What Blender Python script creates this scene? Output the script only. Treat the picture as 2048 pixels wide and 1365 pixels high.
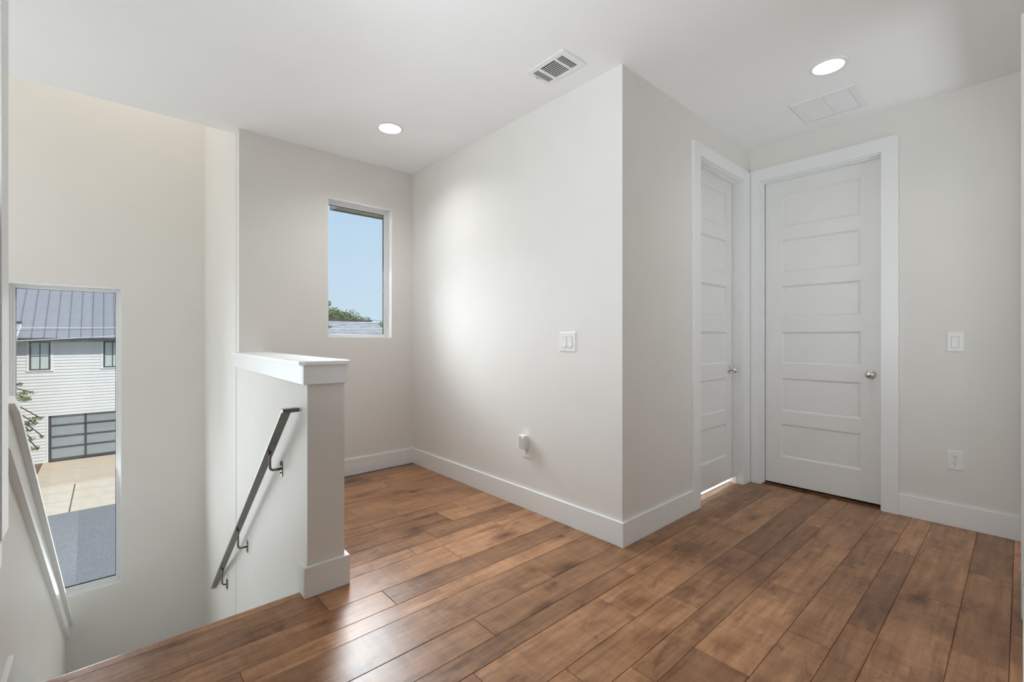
import bpy, bmesh, math, random
from mathutils import Vector, Matrix
random.seed(7)
for _o in list(bpy.data.objects):
    bpy.data.objects.remove(_o)
scene = bpy.context.scene
COL = scene.collection
PI = math.pi

# ------------------------------------------------------------------ camera
cam_d = bpy.data.cameras.new('camera'); cam = bpy.data.objects.new('camera', cam_d); COL.objects.link(cam)
cam_d.sensor_fit = 'HORIZONTAL'; cam_d.sensor_width = 36.0; cam_d.lens = 16.0
cam_d.shift_y = -5.2 / 2048.0
cam_d.clip_start = 0.02; cam_d.clip_end = 300
cam.location = (0, 0, 1.183)
cam.rotation_euler = (PI / 2, 0, -math.radians(41.75))
scene.camera = cam

# ------------------------------------------------------------------ world, sun, exposure
world = bpy.data.worlds.new('world'); scene.world = world; world.use_nodes = True
wn = world.node_tree.nodes; wl = world.node_tree.links
bg = wn['Background']
w_geo = wn.new('ShaderNodeNewGeometry'); w_sep = wn.new('ShaderNodeSeparateXYZ'); w_ramp = wn.new('ShaderNodeValToRGB')
w_map = wn.new('ShaderNodeMapRange')
w_map.inputs[1].default_value = 0.0; w_map.inputs[2].default_value = 0.6
wl.new(w_geo.outputs['Incoming'], w_sep.inputs[0])
w_inv = wn.new('ShaderNodeMath'); w_inv.operation = 'MULTIPLY'; w_inv.inputs[1].default_value = -1.0
wl.new(w_sep.outputs[2], w_inv.inputs[0]); wl.new(w_inv.outputs[0], w_map.inputs[0]); wl.new(w_map.outputs[0], w_ramp.inputs[0])
w_ramp.color_ramp.elements[0].color = (0.62, 0.77, 0.90, 1); w_ramp.color_ramp.elements[1].color = (0.42, 0.64, 0.92, 1)
wl.new(w_ramp.outputs[0], bg.inputs[0]); bg.inputs[1].default_value = 1.0

def add_light(name, kind, loc, rot, power, size=None, size_y=None, color=(1, 1, 1), spread=None, parent=None):
    d = bpy.data.lights.new(name, kind); d.energy = power; d.color = color
    if kind == 'AREA':
        d.shape = 'RECTANGLE' if size_y else 'DISK'
        d.size = size
        if size_y: d.size_y = size_y
        if spread: d.spread = spread
    o = bpy.data.objects.new(name, d); COL.objects.link(o); o.location = loc; o.rotation_euler = rot
    if parent:
        o.parent = parent; o.location = Vector(loc) - WL[parent.name]
    return o
WL = {}
sun = add_light('sun', 'SUN', (0, 0, 20), (0, 0, 0), 3.7, color=(1.0, 0.94, 0.85))
sun.rotation_euler = Vector((-0.30, 0.62, -0.72)).to_track_quat('-Z', 'Y').to_euler(); sun.data.angle = 0.009

# daylight through the windows, and added area lights where no window is built
DAY = (0.88, 0.945, 1.0)
_w2 = add_light('daylight_alcove_window', 'AREA', (1.68, 4.03, 1.80), (0, 0, 0), 19, 0.50, 1.08, DAY, math.radians(85))
add_light('daylight_alcove_skylight', 'AREA', (1.68, 4.035, 1.78), (-PI / 2, 0, 0), 4.5, 0.56, 1.12, DAY)
_w2.rotation_euler = Vector((-0.10, -0.74, -0.67)).to_track_quat('-Z', 'Y').to_euler()
add_light('daylight_stair_window', 'AREA', (-0.23, 5.31, 0.35), (-PI / 2 - math.radians(14), 0, 0), 31, 0.60, 2.40, DAY)
add_light('daylight_left_window', 'AREA', (-0.30, 1.12, 1.55), (0, -PI / 2 - math.radians(32), 0), 21, 1.6, 0.90, DAY, math.radians(132))
add_light('added_daylight_high', 'AREA', (-1.44, 4.2, 2.2), (0, -PI / 2, 0), 15, 2.6, 1.6, DAY)  # added, stands for an unseen window on the stairwell's west side
add_light('added_daylight_west', 'AREA', (-1.44, 2.72, 1.80), (0, -PI / 2 - math.radians(8), 0), 8, 1.7, 1.1, DAY)  # second added light, lower, from the unseen west side of the stairwell

add_light('added_daylight_right_room', 'AREA', (3.40, -1.60, 1.25), (PI / 2 + math.radians(48), 0, 0), 34, 1.1, 1.3, (0.84, 0.93, 1.0))  # added in the unseen room, tilted up to brighten the corridor ceiling
scene.view_settings.view_transform = 'Standard'; scene.view_settings.look = 'None'
scene.view_settings.exposure = 0.0; scene.view_settings.gamma = 1.0
scene.view_settings.use_curve_mapping = False
scene.cycles.max_bounces = 16; scene.cycles.diffuse_bounces = 12; scene.cycles.transparent_max_bounces = 16

# ------------------------------------------------------------------ materials
def new_mat(name):
    m = bpy.data.materials.new(name); m.use_nodes = True
    return m, m.node_tree.nodes, m.node_tree.links, m.node_tree.nodes['Principled BSDF']

def paint(name, col, rough=0.6, var=0.02, bump=0.0, bscale=300, spec=0.5, metal=0.0, nscale=4.0):
    m, n, l, b = new_mat(name)
    b.inputs['Roughness'].default_value = rough; b.inputs['Metallic'].default_value = metal
    b.inputs['Specular IOR Level'].default_value = spec
    tc = n.new('ShaderNodeTexCoord'); nz = n.new('ShaderNodeTexNoise'); nz.inputs['Scale'].default_value = nscale
    nz.inputs['Detail'].default_value = 3
    l.new(tc.outputs['Object'], nz.inputs['Vector'])
    rp = n.new('ShaderNodeValToRGB')
    rp.color_ramp.elements[0].position = 0.3; rp.color_ramp.elements[1].position = 0.7
    rp.color_ramp.elements[0].color = tuple(c * (1 - var) for c in col) + (1,)
    rp.color_ramp.elements[1].color = tuple(min(1, c * (1 + var)) for c in col) + (1,)
    l.new(nz.outputs['Fac'], rp.inputs[0]); l.new(rp.outputs[0], b.inputs['Base Color'])
    if bump > 0:
        nb = n.new('ShaderNodeTexNoise'); nb.inputs['Scale'].default_value = bscale; nb.inputs['Detail'].default_value = 2
        l.new(tc.outputs['Object'], nb.inputs['Vector'])
        bp = n.new('ShaderNodeBump'); bp.inputs['Strength'].default_value = bump; bp.inputs['Distance'].default_value = 0.002
        l.new(nb.outputs['Fac'], bp.inputs['Height']); l.new(bp.outputs[0], b.inputs['Normal'])
    return m

M = {}
M['wall'] = paint('wall_paint', (0.747, 0.728, 0.694), 0.55, 0.012, 0.12, 260, 0.35)
M['ceiling'] = paint('ceiling_paint', (0.875, 0.872, 0.866), 0.75, 0.008, 0.12, 220, 0.25)
M['trim'] = paint('trim_white_paint', (0.815, 0.82, 0.815), 0.32, 0.008, 0.0, 1, 0.5)
M['door'] = paint('door_white_paint', (0.785, 0.785, 0.77), 0.38, 0.012, 0.06, 120, 0.45)
M['plastic'] = paint('white_plastic', (0.80, 0.80, 0.78), 0.28, 0.004)
M['plastic_grey'] = paint('pale_grey_plastic', (0.55, 0.55, 0.53), 0.3, 0.004)
M['dark'] = paint('dark_slot', (0.012, 0.011, 0.010), 0.6, 0.02)
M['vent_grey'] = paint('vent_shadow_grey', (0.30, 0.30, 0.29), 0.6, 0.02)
M['vent_mid'] = paint('vent_mid_grey', (0.40, 0.40, 0.39), 0.6, 0.02)
M['steel'] = paint('brushed_steel', (0.20, 0.19, 0.17), 0.34, 0.10, 0.0, 1, 0.5, 1.0, 40)
M['chrome'] = paint('polished_chrome', (0.75, 0.75, 0.75), 0.06, 0.01, 0.0, 1, 0.5, 1.0)
M['vinyl'] = paint('white_vinyl', (0.82, 0.82, 0.82), 0.3, 0.004)
M['charcoal'] = paint('charcoal_metal', (0.055, 0.055, 0.062), 0.45, 0.06)
M['siding'] = paint('white_siding_paint', (0.70, 0.695, 0.69), 0.6, 0.02)
M['siding_trim'] = paint('white_exterior_trim', (0.78, 0.775, 0.77), 0.6, 0.01)
M['roof'] = paint('grey_metal_roof', (0.315, 0.305, 0.325), 0.45, 0.05, 0.0, 1, 0.5, 0.25, 6)
M['roof_seam'] = paint('roof_seam_metal', (0.15, 0.15, 0.18), 0.45, 0.04)
M['roof_light'] = paint('pale_metal_roof', (0.36, 0.37, 0.42), 0.4, 0.04)
M['frost'] = paint('frosted_garage_glass', (0.30, 0.325, 0.345), 0.25, 0.05)
M['far_glass'] = paint('house_window_glass', (0.52, 0.58, 0.57), 0.12, 0.08, 0.0, 1, 0.6, 0.0, 1.5)
M['soffit'] = paint('tan_soffit_board', (0.42, 0.30, 0.20), 0.6, 0.12, 0.0, 1, 0.4, 0.0, 9)
M['soffit_grey'] = paint('pale_fascia_board', (0.50, 0.50, 0.52), 0.6, 0.03)
M['bark'] = paint('tree_bark', (0.09, 0.065, 0.05), 0.85, 0.25, 0.3, 40)
M['leaf'] = paint('tree_leaf', (0.20, 0.24, 0.08), 0.55, 0.35, 0.0, 1, 0.4, 0.0, 2.5)
M['cable'] = paint('dark_cable', (0.10, 0.10, 0.11), 0.5, 0.05)
M['cable_white'] = paint('white_cable', (0.70, 0.70, 0.68), 0.5, 0.02)
M['mulch'] = paint('garden_mulch', (0.22, 0.14, 0.10), 0.9, 0.3, 0.4, 30, 0.2, 0.0, 12)
M['grass'] = paint('lawn_grass', (0.13, 0.20, 0.06), 0.9, 0.3, 0.4, 40, 0.2, 0.0, 5)
M['concrete'] = paint('driveway_concrete', (0.60, 0.48, 0.365), 0.85, 0.07, 0.2, 60, 0.2, 0.0, 3)
M['concrete2'] = paint('pale_driveway_concrete', (0.69, 0.575, 0.45), 0.85, 0.06, 0.2, 60, 0.2, 0.0, 3)
M['asphalt'] = paint('street_asphalt', (0.235, 0.228, 0.235), 0.9, 0.18, 0.5, 25, 0.25, 0.0, 22)
M['carpet'] = paint('pale_carpet', (0.74, 0.72, 0.68), 0.95, 0.06, 0.5, 200, 0.1, 0.0, 60)
M['block'] = paint('outer_wall', (0.55, 0.54, 0.52), 0.8, 0.03)

def shingle_mat():
    m, n, l, b = new_mat('grey_roof_shingles'); b.inputs['Roughness'].default_value = 0.9
    tc = n.new('ShaderNodeTexCoord'); br = n.new('ShaderNodeTexBrick')
    br.inputs['Color1'].default_value = (0.29, 0.295, 0.315, 1); br.inputs['Color2'].default_value = (0.40, 0.405, 0.43, 1)
    br.inputs['Mortar'].default_value = (0.23, 0.235, 0.255, 1); br.inputs['Scale'].default_value = 1.0
    br.inputs['Brick Width'].default_value = 0.3; br.inputs['Row Height'].default_value = 0.14; br.inputs['Mortar Size'].default_value = 0.012
    l.new(tc.outputs['Object'], br.inputs['Vector']); l.new(br.outputs['Color'], b.inputs['Base Color'])
    return m
M['shingle'] = shingle_mat()

def glass_mat():
    m, n, l, b = new_mat('window_glass')
    n.remove(b); out = n['Material Output']
    tr = n.new('ShaderNodeBsdfTransparent'); gl = n.new('ShaderNodeBsdfGlossy'); gl.inputs['Roughness'].default_value = 0.02
    tr.inputs[0].default_value = (0.97, 0.985, 0.98, 1)
    fr = n.new('ShaderNodeFresnel'); fr.inputs[0].default_value = 1.45
    mx = n.new('ShaderNodeMixShader'); l.new(fr.outputs[0], mx.inputs[0]); l.new(tr.outputs[0], mx.inputs[1]); l.new(gl.outputs[0], mx.inputs[2])
    l.new(mx.outputs[0], out.inputs[0])
    return m
M['glass'] = glass_mat()

def emit_mat(name, col, s):
    m, n, l, b = new_mat(name)
    b.inputs['Base Color'].default_value = (0.8, 0.8, 0.8, 1)
    b.inputs['Emission Color'].default_value = col + (1,); b.inputs['Emission Strength'].default_value = s
    return m
M['lens'] = emit_mat('lamp_lens', (1.0, 0.96, 0.88), 3.0)

def wood_mat(name, base_dark, base_light, rough=0.31, tint=0.33):
    m, n, l, b = new_mat(name)
    tc = n.new('ShaderNodeTexCoord'); oi = n.new('ShaderNodeObjectInfo')
    sc = n.new('ShaderNodeVectorMath'); sc.operation = 'SCALE'; sc.inputs['Scale'].default_value = 57.0
    cx = n.new('ShaderNodeCombineXYZ')
    l.new(oi.outputs['Random'], cx.inputs[0]); l.new(oi.outputs['Random'], cx.inputs[1]); l.new(oi.outputs['Random'], cx.inputs[2])
    l.new(cx.outputs[0], sc.inputs[0])
    ad = n.new('ShaderNodeVectorMath'); ad.operation = 'ADD'; l.new(tc.outputs['Object'], ad.inputs[0]); l.new(sc.outputs[0], ad.inputs[1])
    def noise(scale3, scale, detail, rough_=0.55, dist=0.0):
        mp = n.new('ShaderNodeMapping'); mp.inputs['Scale'].default_value = scale3; l.new(ad.outputs[0], mp.inputs[0])
        t = n.new('ShaderNodeTexNoise'); t.inputs['Scale'].default_value = scale; t.inputs['Detail'].default_value = detail
        t.inputs['Roughness'].default_value = rough_; t.inputs['Distortion'].default_value = dist
        l.new(mp.outputs[0], t.inputs['Vector']); return t.outputs['Fac']
    def ramp(src, p0, p1, c0=(0, 0, 0, 1), c1=(1, 1, 1, 1)):
        r = n.new('ShaderNodeValToRGB'); r.color_ramp.elements[0].position = p0; r.color_ramp.elements[1].position = p1
        r.color_ramp.elements[0].color = c0; r.color_ramp.elements[1].color = c1; l.new(src, r.inputs[0]); return r.outputs[0]
    def mul(a, bsock, fac=1.0, mode='MULTIPLY'):
        mx = n.new('ShaderNodeMix'); mx.data_type = 'RGBA'; mx.blend_type = mode; mx.inputs[0].default_value = fac
        l.new(a, mx.inputs[6]); l.new(bsock, mx.inputs[7]); return mx.outputs[2]
    grain = noise((1.3, 15, 1), 2.4, 6, 0.62, 0.25)
    col = ramp(grain, 0.28, 0.74, base_dark + (1,), base_light + (1,))
    blotch = noise((2.2, 4.5, 1), 1.9, 6, 0.62, 0.35)
    col = mul(col, ramp(blotch, 0.30, 0.58, (0.56, 0.50, 0.46, 1), (1, 1, 1, 1)), 0.85)
    streak = noise((2.6, 9.0, 1), 1.5, 7, 0.68, 0.7)
    col = mul(col, ramp(streak, 0.31, 0.45, (0.40, 0.34, 0.30, 1), (1, 1, 1, 1)), 0.8)
    figure = noise((17, 1.6, 1), 1.8, 4, 0.55, 0.3)
    col = mul(col, ramp(figure, 0.35, 0.62, (0.82, 0.80, 0.78, 1), (1.04, 1.04, 1.04, 1)), 0.7)
    fine = noise((60, 130, 1), 2.2, 3, 0.7)
    col = mul(col, ramp(fine, 0.3, 0.7, (0.84, 0.83, 0.82, 1), (1.10, 1.10, 1.10, 1)), 0.8)
    # knots: rare dark spots
    mpk = n.new('ShaderNodeMapping'); mpk.inputs['Scale'].default_value = (1.5, 3.0, 1); l.new(ad.outputs[0], mpk.inputs[0])
    dn = n.new('ShaderNodeTexNoise'); dn.inputs['Scale'].default_value = 9; l.new(mpk.outputs[0], dn.inputs['Vector'])
    mxv = n.new('ShaderNodeVectorMath'); mxv.operation = 'MULTIPLY_ADD'; mxv.inputs[1].default_value = (0.07, 0.07, 0.07)
    l.new(dn.outputs['Color'], mxv.inputs[0]); l.new(mpk.outputs[0], mxv.inputs[2])
    vo = n.new('ShaderNodeTexVoronoi'); vo.voronoi_dimensions = '2D'; vo.inputs['Scale'].default_value = 0.62; l.new(mxv.outputs[0], vo.inputs['Vector'])
    kn = ramp(vo.outputs['Distance'], 0.01, 0.12, (0.30, 0.24, 0.20, 1), (1, 1, 1, 1))
    kmask = ramp(noise((0.9, 1.1, 1), 1.3, 1), 0.36, 0.46)
    mk = n.new('ShaderNodeMix'); mk.data_type = 'RGBA'; mk.blend_type = 'MULTIPLY'
    l.new(kmask, mk.inputs[0]); l.new(col, mk.inputs[6]); l.new(kn, mk.inputs[7]); col = mk.outputs[2]
    # per-board tone
    pr = ramp(oi.outputs['Random'], 0.0, 1.0, (1 - tint, 1 - tint * 1.05, 1 - tint * 1.1, 1), (1 + tint * 0.55,) * 3 + (1,))
    col = mul(col, pr, 1.0)
    l.new(col, b.inputs['Base Color'])
    rr = n.new('ShaderNodeMapRange'); rr.inputs[3].default_value = rough - 0.05; rr.inputs[4].default_value = rough + 0.09
    l.new(blotch, rr.inputs[0]); l.new(rr.outputs[0], b.inputs['Roughness'])
    b.inputs['Specular IOR Level'].default_value = 0.36
    bp = n.new('ShaderNodeBump'); bp.inputs['Strength'].default_value = 0.22; bp.inputs['Distance'].default_value = 0.0012
    hb = mul(ramp(figure, 0.3, 0.7), ramp(grain, 0.3, 0.7), 0.35)
    l.new(hb, bp.inputs['Height']); l.new(bp.outputs[0], b.inputs['Normal'])
    return m
M['wood'] = wood_mat('maple_floor_wood', (0.290, 0.136, 0.063), (0.525, 0.285, 0.150))
M['wood_dark'] = wood_mat('dark_threshold_wood', (0.10, 0.045, 0.022), (0.20, 0.095, 0.048), 0.3, 0.05)
M['subfloor'] = paint('dark_subfloor', (0.02, 0.013, 0.009), 0.8, 0.1)

# ------------------------------------------------------------------ object helpers
def tag(o, label=None, cat=None, group=None, kind=None):
    if label: o['label'] = label
    if cat: o['category'] = cat
    if group: o['group'] = group
    if kind: o['kind'] = kind
    return o

def empty(name, loc, label=None, cat=None, group=None, kind=None):
    o = bpy.data.objects.new(name, None); COL.objects.link(o); o.location = loc; o.empty_display_size = 0.05
    WL[o.name] = Vector(loc)
    return tag(o, label, cat, group, kind)

def obj(name, verts, faces, mat, parent=None, smooth=False, kind=None):
    n = len(verts)
    lo = Vector((min(v[i] for v in verts) for i in range(3))); hi = Vector((max(v[i] for v in verts) for i in range(3)))
    c = (lo + hi) / 2
    me = bpy.data.meshes.new(name); me.from_pydata([Vector(v) - c for v in verts], [], faces)
    bm = bmesh.new(); bm.from_mesh(me); bmesh.ops.recalc_face_normals(bm, faces=bm.faces); bm.to_mesh(me); bm.free()
    me.materials.append(M[mat] if isinstance(mat, str) else mat)
    if smooth:
        for p in me.polygons: p.use_smooth = True
    o = bpy.data.objects.new(name, me); COL.objects.link(o)
    if parent:
        o.parent = parent; o.location = c - WL[parent.name]
    else:
        o.location = c
    WL[o.name] = c
    if kind: o['kind'] = kind
    return o

def boxvf(x0, x1, y0, y1, z0, z1, base=0):
    v = [(x0, y0, z0), (x1, y0, z0), (x1, y1, z0), (x0, y1, z0), (x0, y0, z1), (x1, y0, z1), (x1, y1, z1), (x0, y1, z1)]
    f = [(0, 3, 2, 1), (4, 5, 6, 7), (0, 1, 5, 4), (1, 2, 6, 5), (2, 3, 7, 6), (3, 0, 4, 7)]
    return v, [tuple(i + base for i in q) for q in f]

def box(name, x0, x1, y0, y1, z0, z1, mat, parent=None, bevel=0.0, seg=2, kind=None):
    v, f = boxvf(x0, x1, y0, y1, z0, z1)
    o = obj(name, v, f, mat, parent, kind=kind)
    if bevel > 0:
        bm = bmesh.new(); bm.from_mesh(o.data)
        bmesh.ops.bevel(bm, geom=list(bm.edges), offset=bevel, segments=seg, affect='EDGES', profile=0.6)
        bm.to_mesh(o.data); bm.free()
    return o

def boxes(name, lst, mat, parent=None, kind=None):
    V, F = [], []
    for b in lst:
        v, f = boxvf(*b, base=len(V)); V += v; F += f
    return obj(name, V, F, mat, parent, kind=kind)

def prism(name, pts, z0, z1, mat, parent=None, kind=None, bevel=0.0):
    """plan polygon extruded in z"""
    n = len(pts)
    v = [(p[0], p[1], z0) for p in pts] + [(p[0], p[1], z1) for p in pts]
    f = [tuple(range(n - 1, -1, -1)), tuple(range(n, 2 * n))] + [(i, (i + 1) % n, n + (i + 1) % n, n + i) for i in range(n)]
    o = obj(name, v, f, mat, parent, kind=kind)
    if bevel > 0:
        bm = bmesh.new(); bm.from_mesh(o.data)
        bmesh.ops.bevel(bm, geom=list(bm.edges), offset=bevel, segments=2, affect='EDGES'); bm.to_mesh(o.data); bm.free()
    return o

def prism_x(name, yz, x0, x1, mat, parent=None, kind=None):
    """profile in y-z extruded along x"""
    n = len(yz)
    v = [(x0, p[0], p[1]) for p in yz] + [(x1, p[0], p[1]) for p in yz]
    f = [tuple(range(n - 1, -1, -1)), tuple(range(n, 2 * n))] + [(i, (i + 1) % n, n + (i + 1) % n, n + i) for i in range(n)]
    return obj(name, v, f, mat, parent, kind=kind)

def tube(name, pts, r, mat, parent=None, seg=10):
    pts = [Vector(p) for p in pts]; V, F = [], []
    for i, p in enumerate(pts):
        d = (pts[min(i + 1, len(pts) - 1)] - pts[max(i - 1, 0)]).normalized()
        a = d.orthogonal().normalized() if i == 0 else (pa - d * pa.dot(d)).normalized()
        pa = a; b_ = d.cross(a)
        for k in range(seg):
            t = 2 * PI * k / seg
            V.append(p + a * math.cos(t) * r + b_ * math.sin(t) * r)
    for i in range(len(pts) - 1):
        for k in range(seg):
            F.append((i * seg + k, i * seg + (k + 1) % seg, (i + 1) * seg + (k + 1) % seg, (i + 1) * seg + k))
    F.append(tuple(range(seg))); F.append(tuple(range((len(pts) - 1) * seg, len(pts) * seg)))
    return obj(name, [tuple(v) for v in V], F, mat, parent, smooth=True)

def lathe(name, prof, origin, axis, mat, parent=None, seg=28, close=True):
    """prof: list of (radius, height along axis)"""
    ax = Vector(axis).normalized(); u = ax.orthogonal().normalized(); w = ax.cross(u); O = Vector(origin)
    V, F = [], []
    for r, hgt in prof:
        for k in range(seg):
            t = 2 * PI * k / seg
            V.append(tuple(O + ax * hgt + (u * math.cos(t) + w * math.sin(t)) * r))
    for i in range(len(prof) - 1):
        for k in range(seg):
            F.append((i * seg + k, i * seg + (k + 1) % seg, (i + 1) * seg + (k + 1) % seg, (i + 1) * seg + k))
    if close:
        F.append(tuple(range(seg))); F.append(tuple(range((len(prof) - 1) * seg, len(prof) * seg)))
    return obj(name, V, F, mat, parent, smooth=True)

# ------------------------------------------------------------------ dimensions
H = 2.743
XE, XA = 3.985, 2.187          # door wall face, alcove (switch) wall face
YN, YC = 3.870, 1.510          # window wall face, corridor wall face
YR = -0.018                    # right wall face
YF = 5.150                     # stair far wall face
XL = -0.240                    # left half wall face
XLW = -0.207                   # left full-height wall face
EDGE = 2.250                   # stair edge
LOW = -2.45
TOP = 4.60

# ------------------------------------------------------------------ floor and planks
floor = prism('floor', [(-0.24, -2.6), (4.6, -2.6), (4.6, 3.2), (2.3, 3.2), (2.3, 3.95), (0.80, 3.95), (0.80, 2.20), (-0.24, 2.20)], -0.30, -0.016, 'subfloor', kind='structure')
rows = []
seams = []
for k in range(-6, 9):
    b0 = 0.030 + 0.4545 * k
    seams += [b0, b0 + 0.150, b0 + 0.352]
seams = [s for s in seams if s < 3.90]
known = {3.68: [1.618], 3.36: [1.694], 3.11: [1.742], 2.757: [1.462], 2.654: [1.25, 1.86], 2.455: [1.68], 2.303: [1.463], 2.2: [1.268, 1.867],
         1.998: [0.724, 1.4275], 1.848: [0.965, 2.6], 1.745: [0.354, 2.05], 1.54: [1.65], 1.394: [1.157, 2.35, 3.572], 1.291: [1.972, 3.010, 3.885],
         1.089: [0.968, 1.676, 2.90], 0.939: [1.227, 1.935, 2.655, 3.86], 0.837: [0.62, 1.41, 2.45, 3.326], 0.634: [0.9, 1.68, 2.40, 3.10],
         0.484: [1.2, 2.058, 2.778, 3.6], 0.382: [1.3, 2.30, 3.265], 0.18: [1.1, 2.0, 2.797, 3.50], 0.03: [1.6, 2.4, 3.264], -0.075: [1.5, 2.7, 3.469]}
def plank(x0, x1, y0, y1, dz=0.0):
    g = 0.0006; c = 0.0016
    x0 += g; x1 -= g; y0 += g; y1 -= g
    zt = dz; zc = dz - 0.0016
    v = [(x0, y0, -0.0155), (x1, y0, -0.0155), (x1, y1, -0.0155), (x0, y1, -0.0155),
         (x0, y0, zc), (x1, y0, zc), (x1, y1, zc), (x0, y1, zc),
         (x0 + c, y0 + c, zt), (x1 - c, y0 + c, zt), (x1 - c, y1 - c, zt), (x0 + c, y1 - c, zt)]
    f = [(8, 9, 10, 11), (0, 1, 5, 4), (1, 2, 6, 5), (2, 3, 7, 6), (3, 0, 4, 7), (4, 5, 9, 8), (5, 6, 10, 9), (6, 7, 11, 10), (7, 4, 8, 11)]
    return obj('plank', v, f, 'wood', floor)
for i in range(len(seams) - 1):
    y0, y1 = seams[i], seams[i + 1]
    if y1 < -1.9: continue
    xs, xe = XLW + 0.002, XE + 0.09
    if y0 < YR - 0.1: xe = 1.5 if y1 < -0.1 else XE + 0.09
    if y0 >= 2.18: xs = 0.80
    if y0 >= 1.48 and y0 < 1.60: xe = 4.4
    if y0 >= 1.60: xe = XA + 0.02
    if y1 > 3.86: y1 = 3.86
    kx = None
    for kk in known:
        if abs(kk - y0) < 0.045: kx = known[kk]; break
    if kx is None:
        kx = []; x = xs + random.uniform(0.3, 0.9)
        while x < xe - 0.25:
            kx.append(x); x += random.uniform(0.65, 1.3)
    cuts = [xs] + [k for k in kx if xs + 0.05 < k < xe - 0.03] + [xe]
    if 1.48 <= y0 < 1.60: cuts = sorted(cuts + [2.25])
    for a, b in zip(cuts[:-1], cuts[1:]):
        if 1.48 <= y0 < 1.60 and a > 2.2:
            plank(a, b, y0, 1.605); continue
        plank(a, b, y0, y1, random.uniform(-0.0004, 0.0002))
for k_ in range(8):
    y0 = -0.076 - 0.15 * (k_ + 1) - 0.04
    for a, b in ((2.5, 3.3 + 0.1 * (k_ % 3)), (3.3 + 0.1 * (k_ % 3), 4.3)): plank(a, b, y0, y0 + 0.15)
# carpet in the room behind the narrow door
box('floor_rear_room', 2.36, 4.5, 1.606, 3.0, -0.015, 0.006, 'carpet', kind='structure')
nz = prism_x('stair_nosing', [(2.1945, -0.030), (2.240, -0.030), (2.250, -0.022), (2.252, -0.012), (2.247, -0.003), (2.238, 0.0005), (2.1965, 0.0005), (2.1945, -0.001)], XL + 0.004, 0.684, 'wood', floor)

# ------------------------------------------------------------------ ceiling (with round openings for the recessed lamps)
LAMPS = [(3.088, 0.738, 0.098, 0.074), (1.572, 3.120, 0.098, 0.077), (0.75, -0.9, 0.098, 0.076)]
def ceiling_mesh():
    bm = bmesh.new()
    pts = [(-1.6, -2.7), (4.7, -2.7), (4.7, 3.2), (2.30, 3.2), (2.30, 3.99), (-1.6, 3.99)]
    vs = [bm.verts.new((x, y, H)) for x, y in pts]
    for i in range(len(vs)): bm.edges.new((vs[i], vs[(i + 1) % len(vs)]))
    for (cx, cy, ro, ri) in LAMPS:
        ring = [bm.verts.new((cx + (ri + 0.006) * math.cos(2 * PI * k / 32), cy + (ri + 0.006) * math.sin(2 * PI * k / 32), H)) for k in range(32)]
        for k in range(32): bm.edges.new((ring[k], ring[(k + 1) % 32]))
    bmesh.ops.triangle_fill(bm, use_beauty=True, use_dissolve=False, edges=list(bm.edges))
    for f in bm.faces:
        if f.normal.z > 0: f.normal_flip()
    me = bpy.data.meshes.new('ceiling'); bm.to_mesh(me); bm.free(); me.materials.append(M['ceiling'])
    o = bpy.data.objects.new('ceiling', me); COL.objects.link(o); o['kind'] = 'structure'; WL[o.name] = Vector((0, 0, 0)); return o
ceiling = ceiling_mesh()
box('ceiling_attic_slab', -1.7, 4.8, -2.8, 3.86, 3.0, 3.15, 'block', kind='structure')
box('ceiling_stairwell', -1.7, 0.95, 3.86, 5.4, TOP, TOP + 0.12, 'ceiling', kind='structure')
box('wall_stair_header', -1.5, 0.734, 3.86, 3.99, H + 0.012, TOP, 'wall', kind='structure')

# ------------------------------------------------------------------ walls
def wall_hole_y(name, x0, x1, y0, y1, z0, z1, hx0, hx1, hz0, hz1, mat='wall'):
    return boxes(name, [(x0, hx0, y0, y1, z0, z1), (hx1, x1, y0, y1, z0, z1), (hx0, hx1, y0, y1, z0, hz0), (hx0, hx1, y0, y1, hz1, z1)], mat, kind='structure')
W2 = (1.386, 1.970, 1.185, 2.372)
wall_hole_y('wall_north', 0.738, 2.30, YN, 3.99, LOW, H - 0.0005, *W2)
wall_hole_y('wall_stair_north', -1.62, 0.95, YF, YF + 0.15, LOW, TOP, -0.563, 0.102, -0.914, 1.615)
prism('wall_stair_east', [(0.7352, 3.965), (0.900, 3.965), (0.90, YF), (0.700, YF)], LOW, TOP, 'wall', kind='structure')
box('wall_stair_west', -1.62, -1.50, 2.0, YF + 0.1, LOW, TOP, 'wall', kind='structure')
box('wall_stair_south', -1.62, -0.38, 1.86, 2.0, LOW, H, 'wall', kind='structure')
box('wall_alcove_east', XA, XA + 0.12, YC, YN + 0.12, -0.3, H, 'wall', kind='structure')
# corridor wall with the opening of the narrow door
D2 = (3.095, 3.842, 2.455)
boxes('wall_corridor', [(XA + 0.12, D2[0] - 0.012, YC, YC + 0.12, -0.3, H), (D2[1] + 0.012, 4.6, YC, YC + 0.12, -0.3, H), (D2[0] - 0.012, D2[1] + 0.012, YC, YC + 0.12, D2[2] + 0.012, H)], 'wall', kind='structure')
D1 = (0.645, 1.415, 2.460)
boxes('wall_east', [(XE, XE + 0.12, -0.2, D1[0] - 0.012, -0.3, H), (XE, XE + 0.12, D1[1] + 0.012, YC, -0.3, H), (XE, XE + 0.12, D1[0] - 0.012, D1[1] + 0.012, D1[2] + 0.012, H)], 'wall', kind='structure')
D3 = (2.97, 3.86, 2.46)
boxes('wall_right', [(D3[1] + 0.012, XE, YR - 0.12, YR, -0.3, H), (1.40, D3[0] - 0.012, YR - 0.12, YR, -0.3, H), (D3[0] - 0.012, D3[1] + 0.012, YR - 0.12, YR, D3[2] + 0.012, H)], 'wall', kind='structure')
W3 = (0.62, 1.640, 0.693, 2.40)
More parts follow.
